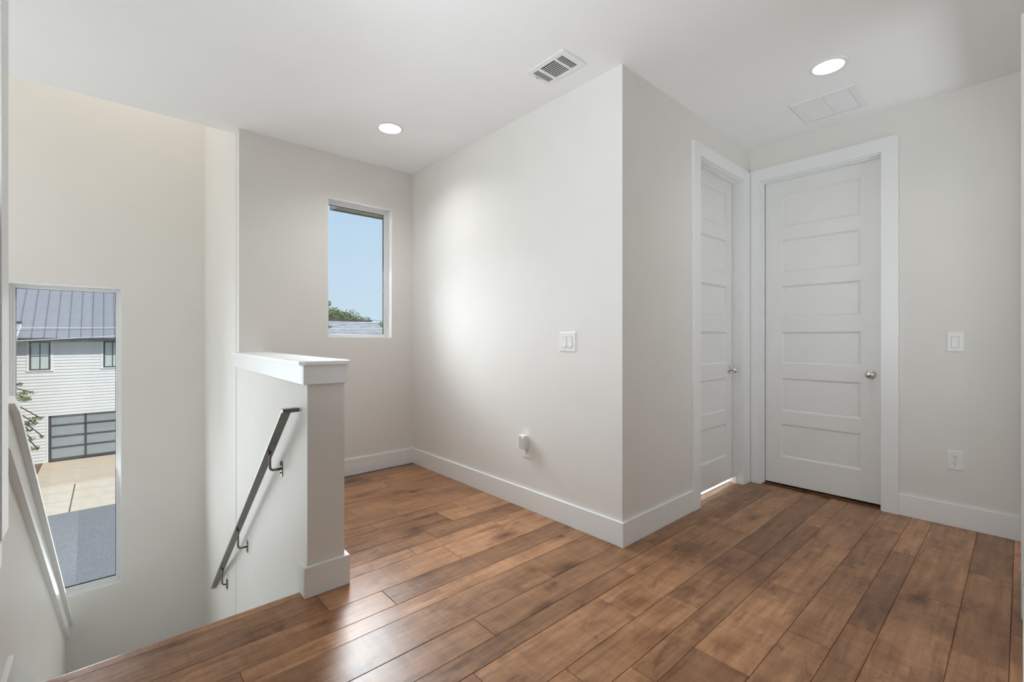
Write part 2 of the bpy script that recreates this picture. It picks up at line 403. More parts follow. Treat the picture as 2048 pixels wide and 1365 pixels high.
boxes('wall_left', [(-0.38, XLW, -2.6, W3[0], -0.3, H), (-0.38, XLW, W3[1], 1.745, -0.3, H), (-0.38, XLW, W3[0], W3[1], -0.3, W3[2]), (-0.38, XLW, W3[0], W3[1], W3[3], H)], 'wall', kind='structure')
box('wall_back', -0.38, 1.52, -2.62, -2.5, -0.3, H, 'wall', kind='structure')
box('wall_back_right', 1.40, 1.52, -2.5, YR - 0.12, -0.3, H, 'wall', kind='structure')
# rooms behind the doors
boxes('wall_rear_room', [(2.30, 2.36, 1.63, 3.1, -0.3, H), (4.5, 4.6, 1.63, 3.1, -0.3, H), (2.30, 4.6, 3.0, 3.12, -0.3, H), (2.30, 4.6, 1.63, 3.1, H + 0.001, H + 0.1)], 'wall', kind='structure')
boxes('wall_east_room', [(4.105, 4.6, 0.3, 0.42, -0.3, H), (4.55, 4.62, 0.3, 1.51, -0.3, H)], 'wall', kind='structure')
boxes('wall_right_room', [(2.4, 4.4, -1.80, -1.70, -0.3, H), (2.4, 2.5, -1.7, -0.138, -0.3, H), (4.3, 4.4, -1.7, -0.2, -0.3, H)], 'wall', kind='structure')

# ------------------------------------------------------------------ half wall beside the stairs, with boxed cap
def kx(y, near=0.687): return near + 0.0308 * (y - 2.175)
knee = prism('wall_half_right', [(0.687, 2.175), (0.858, 2.175), (0.909, YN), (0.738, YN)], LOW, 1.060, 'wall', kind='structure')
# cap board with clipped corners and the fascia boards below it
prism('cap', [(0.666, 2.139), (0.866, 2.139), (0.877, 2.150), (0.928, YN), (0.738, YN), (0.738, 3.93), (0.700, 3.93), (0.646, 2.159)], 1.061, 1.079, 'trim', knee, bevel=0.0025)
prism('fascia', [(0.665, 2.157), (0.868, 2.157), (0.868, 2.175), (0.665, 2.175)], 0.972, 1.061, 'trim', knee, bevel=0.002)
prism('fascia', [(0.665, 2.1755), (0.687, 2.1755), (0.738, YN - 0.001), (0.738, 3.92), (0.718, 3.92)], 0.972, 1.061, 'trim', knee, bevel=0.002)
prism('fascia', [(0.858, 2.1755), (0.868, 2.1755), (0.919, YN - 0.001), (0.909, YN - 0.001)], 0.972, 1.061, 'trim', knee, bevel=0.002)
prism('base_board', [(0.670, 2.160), (0.880, 2.160), (0.880, 2.175), (0.670, 2.175)], 0, 0.140, 'trim', knee, bevel=0.002)
prism('base_board', [(0.670, 2.1755), (0.687, 2.1755), (0.6895, 2.256), (0.6725, 2.256)], 0, 0.140, 'trim', knee, bevel=0.002)
prism('base_board', [(0.858, 2.1755), (0.880, 2.1755), (0.926, YN - 0.001), (0.909, YN - 0.001)], 0, 0.140, 'trim', knee, bevel=0.002)
SL = 0.70
def skirt(name, x0, x1, parent):
    y0, y1 = 2.2575, YF - 0.002
    return prism_x(name, [(y0, 0.140), (y0, -0.16), (y1, -0.16 - SL * (y1 - y0)), (y1, 0.140 - SL * (y1 - y0))], x0, x1, 'trim', parent)
v = []
for (y, za, zb) in ((2.2575, 0.138, -0.20), (YN, 0.138 - SL * (YN - 2.2575), -0.20 - SL * (YN - 2.2575))):
    xx = kx(y)
    v += [(xx + 0.002, y, za), (xx + 0.002, y, zb), (xx - 0.006, y, zb), (xx - 0.006, y, za)]
obj('skirt_board', v, [(0, 1, 2, 3), (7, 6, 5, 4), (0, 4, 5, 1), (1, 5, 6, 2), (2, 6, 7, 3), (3, 7, 4, 0)], 'trim', knee)

# ------------------------------------------------------------------ left half wall with sloping boxed cap
CAPL = [(1.7455, 1.035), (1.965, 1.014), (2.075, 0.972), (YF - 0.001, 0.972 - 0.6835 * (YF - 2.075))]
def slope_strip(name, x0, x1, d0, d1, parent, mat='trim'):
    top = [(y, z - d0) for y, z in CAPL]; bot = [(y, z - d1) for y, z in CAPL]
    return prism_x(name, top + bot[::-1], x0, x1, mat, parent)
lw = prism_x('wall_half_left', [(1.7455, LOW), (YF - 0.001, LOW)] + [(y, z - 0.022) for y, z in CAPL[::-1]], -0.38, XL, 'wall', kind='structure')
slope_strip('cap', -0.42, -0.199, 0.0, 0.021, lw)
slope_strip('fascia', XL, -0.219, 0.0215, 0.132, lw)
slope_strip('fascia', -0.40, -0.38, 0.0215, 0.132, lw)
box('base_board', XL, XL + 0.015, 1.7455, 2.216, 0, 0.140, 'trim', lw, 0.002)
prism_x('skirt_board', [(2.2165, 0.140), (2.2165, -0.16), (YF - 0.003, -0.16 - 0.6835 * (YF - 2.216)), (YF - 0.003, 0.140 - 0.6835 * (YF - 2.216))], XL, XL + 0.009, 'trim', lw)

# ------------------------------------------------------------------ staircase
st = empty('staircase', (0.22, 2.24, LOW), 'stairs with white risers going down from the landing beside the half wall', 'stairs')
nstep = 12
run = (YF - 2.235) / nstep; rise = run * SL
for i in range(nstep):
    y0 = 2.235 + i * run
    zt = -rise * (i + 1)
    box('riser', XL + 0.012, 0.676, y0, y0 + 0.015, zt, zt + rise - 0.028, 'trim', st)
    box('tread', XL + 0.012, 0.676, y0 + 0.016, min(y0 + run + 0.028, YF - 0.002), zt - 0.026, zt - 0.0005, 'carpet', st, 0.004)
boxes('stringer', [(XL + 0.02, 0.66, 2.26, YF - 0.01, LOW, -rise * nstep - 0.03)], 'block', st)
box('floor_lower', -1.62, 0.95, 1.9, YF + 0.1, LOW - 0.1, LOW, 'carpet', kind='structure')

# ------------------------------------------------------------------ baseboards
BB = 0.140
box('baseboard_north', 0.928, XA, YN - 0.015, YN, 0, BB, 'trim', None, 0.002, kind='structure')
box('baseboard_alcove', XA - 0.0155, XA, YC - 0.0155, YN - 0.0155, 0, BB, 'trim', None, 0.002, kind='structure')
box('baseboard_corridor', XA + 0.0005, 3.0, YC - 0.0155, YC, 0, BB, 'trim', None, 0.002, kind='structure')
box('baseboard_east', XE - 0.0155, XE, YR + 0.002, 0.5525, 0, BB, 'trim', None, 0.002, kind='structure')
box('baseboard_right', 1.42, 2.872, YR, YR + 0.0155, 0, BB, 'trim', None, 0.002, kind='structure')
box('baseboard_left', XLW, XLW + 0.012, -2.4, 1.74, 0, BB, 'trim', None, 0.002, kind='structure')

# ------------------------------------------------------------------ windows
def pane_box(name, x0, x1, y0, y1, z0, z1, parent): return box(name, x0, x1, y0, y1, z0, z1, 'glass', parent)
def win_y(name, x0, x1, z0, z1, yi, depth, fw, fd=0.035, dark_edge=False):
    """window in a wall facing -y: painted returns, vinyl frame and sash, glass"""
    w = empty(name, ((x0 + x1) / 2, yi, z0), kind='structure')
    t = 0.006
    box('window_return', x0, x0 + t, yi, yi + depth, z0, z1, 'trim', w); box('window_return', x1 - t, x1, yi, yi + depth, z0, z1, 'trim', w)
    box('window_return', x0 + t, x1 - t, yi, yi + depth, z1 - t, z1, 'trim', w)
    box('window_sill', x0 + t, x1 - t, yi, yi + depth, z0, z0 + t, 'trim', w)
    a0, a1, b0, b1 = x0 + t, x1 - t, z0 + t, z1 - t
    yf = yi + depth - 0.012
    def ring(nm, f, ya, yb, m, p0, p1, q0, q1, bv=0.003):
        box(nm, p0, p0 + f, ya, yb, q0, q1, m, w, bv); box(nm, p1 - f, p1, ya, yb, q0, q1, m, w, bv)
        box(nm, p0 + f, p1 - f, ya, yb, q0, q0 + f, m, w, bv); box(nm, p0 + f, p1 - f, ya, yb, q1 - f, q1, m, w, bv)
    ring('window_frame', fw * 0.5, yf, yf + 0.05, 'vinyl', a0, a1, b0, b1)
    e = fw * 0.5
    ring('window_sash', fw * 0.5, yf + 0.014, yf + 0.046, 'vinyl', a0 + e, a1 - e, b0 + e, b1 - e)
    e = fw
    ring('glazing_bead', 0.0035, yf + 0.026, yf + 0.040, 'dark', a0 + e, a1 - e, b0 + e, b1 - e, 0)
    pane_box('pane', a0 + e + 0.002, a1 - e - 0.002, yf + 0.032, yf + 0.036, b0 + e + 0.002, b1 - e - 0.002, w)
    return w
win_y('window_1', -0.563, 0.102, -0.914, 1.615, YF, 0.085, 0.030)
win_y('window_2', W2[0], W2[1], W2[2], W2[3], YN, 0.085, 0.030)
# casing and frame of the window in the left wall, seen edge-on
w3 = empty('window_3', (XLW, 1.1, W3[2]), kind='structure')
for (a, b, c, d) in ((1.640, 1.740, W3[2] - 0.0, 2.50), (0.52, 0.62, W3[2], 2.50), (0.6205, 1.6395, 2.40, 2.50), (0.6205, 1.6395, W3[2] - 0.06, W3[2])):
    box('casing', XLW, XLW + 0.020, a, b, c, d, 'trim', w3, 0.002)
for (a, b, c, d) in ((0.6205, 0.65, W3[2], 2.40), (1.61, 1.6395, W3[2], 2.40), (0.65, 1.61, W3[2], W3[2] + 0.03), (0.65, 1.61, 2.37, 2.40)):
    box('window_frame', -0.36, -0.33, a, b, c, d, 'charcoal', w3)
box('pane', -0.347, -0.343, 0.65, 1.61, W3[2] + 0.03, 2.37, 'glass', w3)

# ------------------------------------------------------------------ doors
PAN = [(2.067, 2.332), (1.702, 1.967), (1.343, 1.600), (0.984, 1.234), (0.604, 0.867), (0.238, 0.501)]
def door(name, T, width, height, z0, hinge_gap, knob_x, loc, with_knob=True):
    """T maps (u across, d depth outwards towards viewer, z) to world"""
    dr = empty(name, loc, kind='structure')
    TH = 0.035
    def part(nm, u0, u1, za, zb, d0=-TH, d1=0.0, mat='door', parent=dr):
        v, f = boxvf(u0, u1, d0, d1, za, zb)
        return obj(nm, [T(*p) for p in v], f, mat, parent)
    st_ = 0.115
    part('stile', 0, st_, z0, height); part('stile', width - st_, width, z0, height)
    zs = sorted([z0] + [z for p in PAN for z in p] + [height])
    for i in range(0, len(zs), 2):
        part('rail', st_ + 0.0002, width - st_ - 0.0002, zs[i], zs[i + 1])
    for (a, b) in PAN:
        u0, u1 = st_, width - st_
        steps = [(0.0, 0.0), (0.002, -0.0050), (0.007, -0.0058), (0.013, -0.0105), (0.016, -0.0112), (0.018, -0.0085)]
        V, F = [], []
        for e, d in steps:
            V += [(u0 + e, d, a + e), (u1 - e, d, a + e), (u1 - e, d, b - e), (u0 + e, d, b - e)]
        for i in range(len(steps) - 1):
            for k in range(4): F.append((i * 4 + k, i * 4 + (k + 1) % 4, (i + 1) * 4 + (k + 1) % 4, (i + 1) * 4 + k))
        n = len(V) - 4; F.append((n, n + 1, n + 2, n + 3))
        V += [(u0, -TH, a), (u1, -TH, a), (u1, -TH, b), (u0, -TH, b)]; n = len(V) - 4
        for k in range(4): F.append((k, (k + 1) % 4, n + (k + 1) % 4, n + k))
        F.append((n, n + 1, n + 2, n + 3))
        obj('panel', [T(*p) for p in V], F, 'door', dr)
    # knob: rosette, neck, ball
    O = Vector(T(knob_x, 0, 0.93)); ax = Vector(T(knob_x, 1, 0.93)) - O
    kb = lathe('knob', [(0.012, 0.006), (0.0115, 0.022), (0.013, 0.028), (0.021, 0.034), (0.0262, 0.043), (0.0268, 0.050), (0.024, 0.058), (0.017, 0.063), (0.006, 0.065)], O, ax, 'chrome', dr)
    lathe('rosette', [(0.033, 0.0), (0.033, 0.003), (0.030, 0.006), (0.022, 0.008), (0.013, 0.010)], O, ax, 'chrome', kb)
    return dr
# door in the far wall of the corridor (faces -x). u runs along +y from right (0.655) to left (1.39)
d1 = door('door_1', lambda u, d, z: (4.030 - d, 0.652 + u, z), 0.745, 2.442, 0.022, 0, 0.060, (4.03, 1.02, 0))
# narrow looking door in the corridor wall (faces -y), recessed; u along +x
d2 = door('door_2', lambda u, d, z: (3.105 + u, 1.580 - d, z), 0.727, 2.440, 0.042, 0, 0.727 - 0.062, (3.47, 1.58, 0))
def pbox(nm, par, *a, bv=0.002): return box(nm, *a, 'trim', par, bv)
# door 1 casing (90 mm flat), jamb, stop
cx0, cx1 = XE - 0.020, XE
g_ = 0.0003
prism_x('casing', [(0.552, 0), (0.642, 0), (0.642, 2.462), (0.552, 2.5545)], cx0, cx1, 'trim', d1)
prism_x('casing', [(1.4175, 0), (1.4885, 0), (1.4885, 2.5545 - 0.0215 - g_), (1.4175, 2.462)], cx0, cx1, 'trim', d1)
prism_x('casing', [(0.642 + g_, 2.462), (1.4175 - g_, 2.462), (1.4885, 2.5345), (1.4885, 2.5545), (0.552 + g_, 2.5545)], cx0, cx1, 'trim', d1)
for (a, b, c, d) in ((0.633, 0.648, 0, 2.462), (1.411, 1.4265, 0, 2.462), (0.6485, 1.4105, 2.450, 2.4705)):
    pbox('jamb', d1, XE - 0.006, XE + 0.12, a, b, c, d, bv=0.001)
for (a, b, c, d) in ((1.400, 1.411, 0, 2.450), (0.6485, 1.4, 2.4395, 2.4498)):
    pbox('door_stop', d1, 4.000, 4.029, a, b, c, d, bv=0.001)
th = prism('threshold', [(XE + 0.012, 0.6485), (XE + 0.10, 0.6485), (XE + 0.10, 1.4105), (XE + 0.012, 1.4105)], 0.0005, 0.010, 'wood_dark', d1, bevel=0.003)
# door 2 casing, jamb, stop
cy0, cy1 = YC - 0.020, YC
pbox('casing', d2, 3.000, 3.098, cy0, cy1, 0, 2.545)
pbox('casing', d2, 3.840, XE - 0.0205, cy0, cy1, 0, 2.545)
pbox('casing', d2, 3.0985, 3.8395, cy0, cy1, 2.457, 2.545)
for (a, b, c, d) in ((3.084, 3.099, 0, 2.46), (3.838, 3.8535, 0, 2.46), (3.0995, 3.8375, 2.448, 2.4665)):
    pbox('jamb', d2, a, b, YC - 0.004, YC + 0.12, c, d, bv=0.001)
for (a, b, c, d) in ((3.0995, 3.111, 0, 2.448), (3.8265, 3.8375, 0, 2.448), (3.1115, 3.826, 2.438, 2.4478)):
    pbox('door_stop', d2, a, b, 1.545, 1.578, c, d, bv=0.001)
# doorway in the right wall, seen edge-on
d3 = empty('door_3', (3.4, YR, 0), kind='structure')
pbox('casing', d3, D3[1], 3.955, YR, YR + 0.020, 0, 2.55)
pbox('casing', d3, 2.875, D3[0], YR, YR + 0.020, 0, 2.55)
pbox('casing', d3, D3[0] + 0.0005, D3[1] - 0.0005, YR, YR + 0.020, 2.46, 2.55)
for (a, b, c, d) in ((D3[0] - 0.010, D3[0] + 0.006, 0, 2.46), (D3[1] - 0.006, D3[1] + 0.010, 0, 2.46), (D3[0] + 0.0065, D3[1] - 0.0065, 2.455, 2.470)):
    pbox('jamb', d3, a, b, YR - 0.12, YR + 0.004, c, d, bv=0.001)
box('door_slab', D3[0] + 0.012, D3[0] + 0.047, YR - 0.96, YR - 0.122, 0.02, 2.45, 'door', d3, 0.002)

# ------------------------------------------------------------------ handrail on the half wall
hr = empty('handrail', (0.66, 3.4, -0.4), 'flat dark steel handrail on three brackets sloping down beside the stairs', 'handrail')
def rx(y): return 0.611 + 0.0308 * (y - 2.30)
yA, zA, yB, zB = 2.300, 0.852, 4.700, -0.985
def rz(y): return zA + (zB - zA) * (y - yA) / (yB - yA)
bw, bt = 0.042, 0.014
V = []
for y, tip in ((yA, 0), (yB, 1)):
    x0 = rx(y)
    V += [(x0, y, rz(y)), (x0 + bw, y, rz(y)), (x0 + bw, y, rz(y) - bt * 1.2), (x0, y, rz(y) - bt * 1.2)]
o = obj('rail_bar', V, [(0, 1, 2, 3), (7, 6, 5, 4), (0, 4, 5, 1), (1, 5, 6, 2), (2, 6, 7, 3), (3, 7, 4, 0)], 'steel', hr)
# return of the bar into the wall, with rounded end
rp = [(0.611, yA + 0.014), (0.611, yA - 0.026)] + [(0.672 + 0.016 * math.sin(t), yA - 0.006 - 0.020 * math.cos(t)) for t in [k * PI / 8 for k in range(9)]]
prism('rail_return', rp, zA - 0.016, zA + 0.001, 'steel', hr, bevel=0.0015)
def wallx(y): return kx(y) if y < YN else 0.738 - 0.0297 * (y - YN)
for (yp, zp) in ((2.625, 0.489), (3.545, -0.248), (4.240, -0.785)):
    wx = wallx(yp); xr = rx(yp) + bw * 0.5
    br = obj('bracket_plate', *boxvf(wx - 0.006, wx - 0.0005, yp - 0.016, yp + 0.016, zp - 0.038, zp + 0.038), 'steel', hr)
    path = [(wx - 0.004, yp, zp)] + [(xr + 0.02 - 0.02 * math.sin(t), yp, zp + 0.02 - 0.02 * math.cos(t)) for t in [k * PI / 12 for k in range(7)]] + [(xr, yp, rz(yp) - bt * 1.2 + 0.002)]
    tube('bracket_arm', path, 0.0062, 'steel', br)
    for dz in (-0.022, 0.024):
        lathe('screw', [(0.0050, 0.0), (0.0045, 0.003), (0.002, 0.004)], (wx - 0.006, yp, zp + dz), (-1, 0, 0), 'dark', br, 10)

# ------------------------------------------------------------------ switches and outlets
def plate(parent, T, w, h, th=0.0055):
    steps = [(0, 0), (0.001, th * 0.55), (0.0045, th)]
    V, F = [], []
    for e, d in steps: V += [(-w / 2 + e, d, -h / 2 + e), (w / 2 - e, d, -h / 2 + e), (w / 2 - e, d, h / 2 - e), (-w / 2 + e, d, h / 2 - e)]
    for i in range(2):
        for k in range(4): F.append((i * 4 + k, i * 4 + (k + 1) % 4, (i + 1) * 4 + (k + 1) % 4, (i + 1) * 4 + k))
    F.append((8, 9, 10, 11)); F.append((0, 1, 2, 3))
    return obj('cover_plate', [T(*p) for p in V], F, 'plastic', parent)
def tbox(nm, parent, T, u0, u1, d0, d1, a, b, mat='plastic'):
    v, f = boxvf(u0, u1, d0, d1, a, b); return obj(nm, [T(*p) for p in v], f, mat, parent)
def rocker(parent, T, uc):
    tbox('rocker_gap', parent, T, uc - 0.0185, uc + 0.0185, 0.0050, 0.0058, -0.0355, 0.0355, 'plastic_grey')
    prof = [(-0.0325, 0.0058), (-0.0325, 0.0105), (0.0, 0.0072), (0.0325, 0.0080), (0.0325, 0.0058)]
    V = [(uc - 0.0155, d, z) for z, d in prof] + [(uc + 0.0155, d, z) for z, d in prof]
    n = len(prof); F = [tuple(range(n)), tuple(range(2 * n - 1, n - 1, -1))] + [(i, (i + 1) % n, n + (i + 1) % n, n + i) for i in range(n)]
    obj('rocker', [T(*p) for p in V], F, 'plastic', parent)
def screw(parent, T, u, z):
    O = Vector(T(u, 0.0052, z)); ax = Vector(T(u, 1.0052, z)) - O
    lathe('screw', [(0.0030, 0.0), (0.0028, 0.0008), (0.001, 0.001)], O, ax, 'plastic_grey', parent, 10)
c = (XA, 1.917, 1.161); T = lambda u, d, z, c=c: (c[0] - d, c[1] - u, c[2] + z)
s = empty('light_switch', c, 'white double rocker light switch on the bright alcove wall', 'light switch', 'wall plates')
plate(s, T, 0.132, 0.126)
for uc in (-0.023, 0.023):
    rocker(s, T, uc); screw(s, T, uc, 0.048); screw(s, T, uc, -0.048)
c = (XE, 0.279, 1.161); T = lambda u, d, z, c=c: (c[0] - d, c[1] - u, c[2] + z)
s = empty('light_switch', c, 'white single rocker light switch right of the panelled door', 'light switch', 'wall plates')
plate(s, T, 0.078, 0.124); rocker(s, T, 0); screw(s, T, 0, 0.048); screw(s, T, 0, -0.048)
def receptacle(parent, T, zc):
    pts = []
    for k in range(24):
        t = 2 * PI * k / 24; u = 0.0172 * math.cos(t); z = max(-0.0135, min(0.0135, 0.0172 * math.sin(t)))
        pts.append((u, z))
    V = [(u, 0.0054, zc + z) for u, z in pts] + [(u * 0.97, 0.0074, zc + z * 0.97) for u, z in pts]
    n = 24; F = [tuple(range(n)), tuple(range(n, 2 * n))] + [(i, (i + 1) % n, n + (i + 1) % n, n + i) for i in range(n)]
    r = obj('receptacle', [T(*p) for p in V], F, 'plastic', parent)
    tbox('slot', r, T, -0.0078, -0.0056, 0.0070, 0.0078, zc + 0.0005, zc + 0.0085, 'dark'); tbox('slot', r, T, 0.0056, 0.0078, 0.0070, 0.0078, zc + 0.0012, zc + 0.0078, 'dark')
    O = Vector(T(0, 0.0070, zc - 0.0072)); ax = Vector(T(0, 1.0070, zc - 0.0072)) - O
    lathe('ground_hole', [(0.0026, 0.0), (0.0026, 0.0008)], O, ax, 'dark', r, 12)
c = (XE, 0.279, 0.416); T = lambda u, d, z, c=c: (c[0] - d, c[1] - u, c[2] + z)
s = empty('wall_outlet', c, 'white double socket outlet below the single light switch', 'outlet', 'wall plates')
plate(s, T, 0.078, 0.122); receptacle(s, T, 0.0195); receptacle(s, T, -0.0195); screw(s, T, 0, 0)
c = (XA, 2.292, 0.416); T = lambda u, d, z, c=c: (c[0] - d, c[1] - u, c[2] + z)
s = empty('wall_outlet', c, 'white outlet plate low on the alcove wall behind a plug-in device', 'outlet', 'wall plates')
plate(s, T, 0.076, 0.124); receptacle(s, T, 0.0195); receptacle(s, T, -0.0195); screw(s, T, 0, 0)
g = empty('plug_in_device', (XA - 0.03, 2.297, 0.468), 'small white plug-in box sitting in the low alcove outlet', 'plug-in device')
b_ = box('body', XA - 0.046, XA - 0.008, 2.272, 2.334, 0.418, 0.512, 'plastic', g, 0.004)
box('front_panel', XA - 0.0475, XA - 0.0455, 2.278, 2.328, 0.424, 0.506, 'plastic_grey', g, 0.0008)
lathe('indicator_light', [(0.0028, 0.0), (0.0028, 0.001), (0.001, 0.0014)], (XA - 0.0475, 2.290, 0.500), (-1, 0, 0), 'lens', g, 12)

# ------------------------------------------------------------------ ceiling vents
v1 = empty('ceiling_vent', (1.932, 1.79, H), 'white three-section ceiling air register with dark slots beside the alcove wall', 'air vent')
zc = H - 0.006
x0, x1, y0, y1 = 1.836, 2.030, 1.642, 1.936
def frame_strips(par, lst, za, zb, mat='trim', nm='frame'):
    for (a, b, c_, d_) in lst: box(nm, a, b, c_, d_, za, zb, mat, par, 0.0012)
ix0, ix1 = 1.869, 2.000
frame_strips(v1, [(x0, ix0, y0, y1), (ix1, x1, y0, y1), (ix0, ix1, y0, 1.682), (ix0, ix1, 1.910, y1), (ix0, ix1, 1.724, 1.740), (ix0, ix1, 1.850, 1.868)], zc, H - 0.0005)
box('duct_back', ix0, ix1, 1.682, 1.910, H - 0.0015, H - 0.0006, 'dark', v1)
for k in range(8):
    xx = ix0 + (ix1 - ix0) * (k + 1) / 9.0
    box('louver', xx - 0.0026, xx + 0.0016, 1.740, 1.850, zc + 0.0003, zc + 0.0018, 'trim', v1)
for k in range(3):
    yy = 1.682 + 0.042 * (k + 1) / 4.0
    box('louver', ix0, ix1, yy - 0.0013, yy + 0.0013, zc + 0.0003, zc + 0.0018, 'trim', v1)
for k in range(8):
    xx = ix0 + (ix1 - ix0) * (k + 1) / 9.0
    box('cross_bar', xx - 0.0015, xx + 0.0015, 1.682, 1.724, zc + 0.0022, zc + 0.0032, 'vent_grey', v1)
for k in range(5):
    yy = 1.868 + 0.042 * (k + 0.45) / 5.0
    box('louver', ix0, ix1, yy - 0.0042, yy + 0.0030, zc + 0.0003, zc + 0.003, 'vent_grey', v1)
box('damper_slot', 1.893, 1.955, 1.918, 1.920, zc - 0.0004, zc + 0.0006, 'dark', v1)
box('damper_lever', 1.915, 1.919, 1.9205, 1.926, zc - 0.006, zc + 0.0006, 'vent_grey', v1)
lathe('screw', [(0.003, 0), (0.002, 0.001)], (1.96, 1.660, zc), (0, 0, -1), 'vent_grey', v1, 10)
v2 = empty('ceiling_vent', (3.595, 0.856, H), 'white double return air grille near the panelled door', 'air vent')
x0, x1, y0, y1 = 3.413, 3.778, 0.679, 1.034
frame_strips(v2, [(x0, 3.437, y0, y1), (3.765, x1, y0, y1), (3.437, 3.765, y0, 0.716), (3.437, 3.765, 1.000, y1), (3.437, 3.765, 0.843, 0.855)], H - 0.0105, H - 0.0005)
box('duct_back', 3.437, 3.765, 0.716, 1.0, H - 0.0018, H - 0.0006, 'vent_mid', v2)
for (ya, yb) in ((0.716, 0.843), (0.855, 1.0)):
    for k in range(20):
        xx = 3.437 + 0.328 * (k + 0.5) / 20
        V = [(xx - 0.0078, ya, H - 0.0040), (xx + 0.0050, ya, H - 0.0078), (xx + 0.0050, ya, H - 0.0066), (xx - 0.0078, ya, H - 0.0028)]
        V += [(a, yb, c_) for a, _, c_ in V]
        obj('louver', V, [(0, 1, 2, 3), (7, 6, 5, 4), (0, 4, 5, 1), (1, 5, 6, 2), (2, 6, 7, 3), (3, 7, 4, 0)], 'trim', v2)

# ------------------------------------------------------------------ recessed ceiling lamps
def can(cx, cy, ro, ri, label, power, col):
    e = empty('recessed_light', (cx, cy, H), label, 'ceiling light', 'recessed ceiling lights')
    lathe('trim_ring', [(ri, 0.0), (ri + 0.001, 0.005), (ri + 0.006, 0.0065), (ro - 0.006, 0.0045), (ro, 0.0005), (ro, -0.0004), (ri, -0.0004)], (cx, cy, H), (0, 0, -1), 'trim', e, 40, False)
    lathe('baffle', [(ri, 0.0), (ri - 0.004, 0.02), (ri - 0.014, 0.055), (ri - 0.018, 0.060)], (cx, cy, H), (0, 0, 1), 'trim', e, 40, False)
    lathe('lens', [(ri - 0.0155, 0.0), (ri - 0.0155, 0.004)], (cx, cy, H + 0.053), (0, 0, 1), 'lens', e, 40)
    add_light('lamp', 'AREA', (cx, cy, H + 0.045), (0, 0, 0), power, 2 * (ri - 0.025), None, col, math.radians(150), e)
    return e
can(*LAMPS[0], 'lit recessed ceiling light near the return air grille', 2.2, (1.0, 0.96, 0.92))
can(*LAMPS[1], 'lit recessed ceiling light over the window alcove', 7, (0.97, 0.98, 1.0))
can(*LAMPS[2], 'lit recessed ceiling light added out of view at the back of the hall', 1.5, (0.97, 0.98, 1.0))  # unseen lamp, added to light the hall behind the camera
# lamps in the stairwell top and in the room behind the narrow door
e = empty('ceiling_lamp', (0.1, 4.6, TOP), 'round ceiling lamp high in the stairwell', 'ceiling light')
lathe('shade', [(0.15, 0.0), (0.15, 0.05), (0.12, 0.08), (0.02, 0.09)], (0.1, 4.6, TOP), (0, 0, -1), 'lens', e)
add_light('lamp', 'AREA', (0.1, 4.6, TOP - 0.10), (0, 0, 0), 9, 0.28, None, (1.0, 0.95, 0.88), None, e)
e = empty('ceiling_lamp', (3.4, 2.4, H), 'round ceiling lamp in the room behind the narrow door', 'ceiling light')
lathe('shade', [(0.15, 0.0), (0.15, 0.05), (0.12, 0.08), (0.02, 0.09)], (3.4, 2.4, H), (0, 0, -1), 'lens', e)
add_light('lamp', 'AREA', (3.4, 2.4, H - 0.10), (0, 0, 0), 75, 0.28, None, (0.97, 0.98, 1.0), None, e)

# ================================================================== outside
G = -4.39
# own roof overhang above the alcove window
ev = empty('roof_eave', (3.2, 4.5, 2.6), 'tan boarded roof overhang with pale fascia outside the alcove window', 'eave')
box('soffit', 1.865, 5.0, 4.00, 5.045, 2.605, 2.63, 'soffit', ev)
box('fascia', 1.842, 5.0, 5.046, 5.070, 2.600, 2.80, 'charcoal', ev)
box('fascia', 1.842, 1.864, 4.00, 5.045, 2.600, 2.80, 'soffit_grey', ev)
box('gutter_edge', 1.842, 5.0, 5.0705, 5.078, 2.598, 2.625, 'charcoal', ev)
# ground
box('ground', -80, 90, 5.6, 160, G - 0.5, G - 0.06, 'grass', kind='structure')
box('street', -80, 90, 9.0, 20.385, G - 0.059, G - 0.012, 'asphalt', kind='structure')
dw = empty('driveway', (0, 24.5, G - 0.05), 'tan concrete driveway slabs between the street and the garage door', 'driveway')
for (a, b, c_, d_, m) in ((-2.10, -0.90, 20.40, 24.28, 'concrete2'), (-0.865, 3.6, 20.40, 24.28, 'concrete2'), (-2.10, 3.6, 24.30, 26.56, 'concrete'), (-2.10, 3.6, 26.575, 29.06, 'concrete')):
    box('slab', a, b, c_, d_, G - 0.055, G, m, dw, 0.008, 1)
tag(box('mulch_bed', -2.94, -2.12, 24.3, 29.04, G - 0.055, G + 0.01, 'mulch'), 'brown mulch strip beside the driveway', 'mulch bed')
tag(box('sidewalk', -30, -2.12, 22.40, 24.27, G - 0.055, G - 0.005, 'concrete2'), 'pale concrete sidewalk left of the driveway', 'sidewalk')

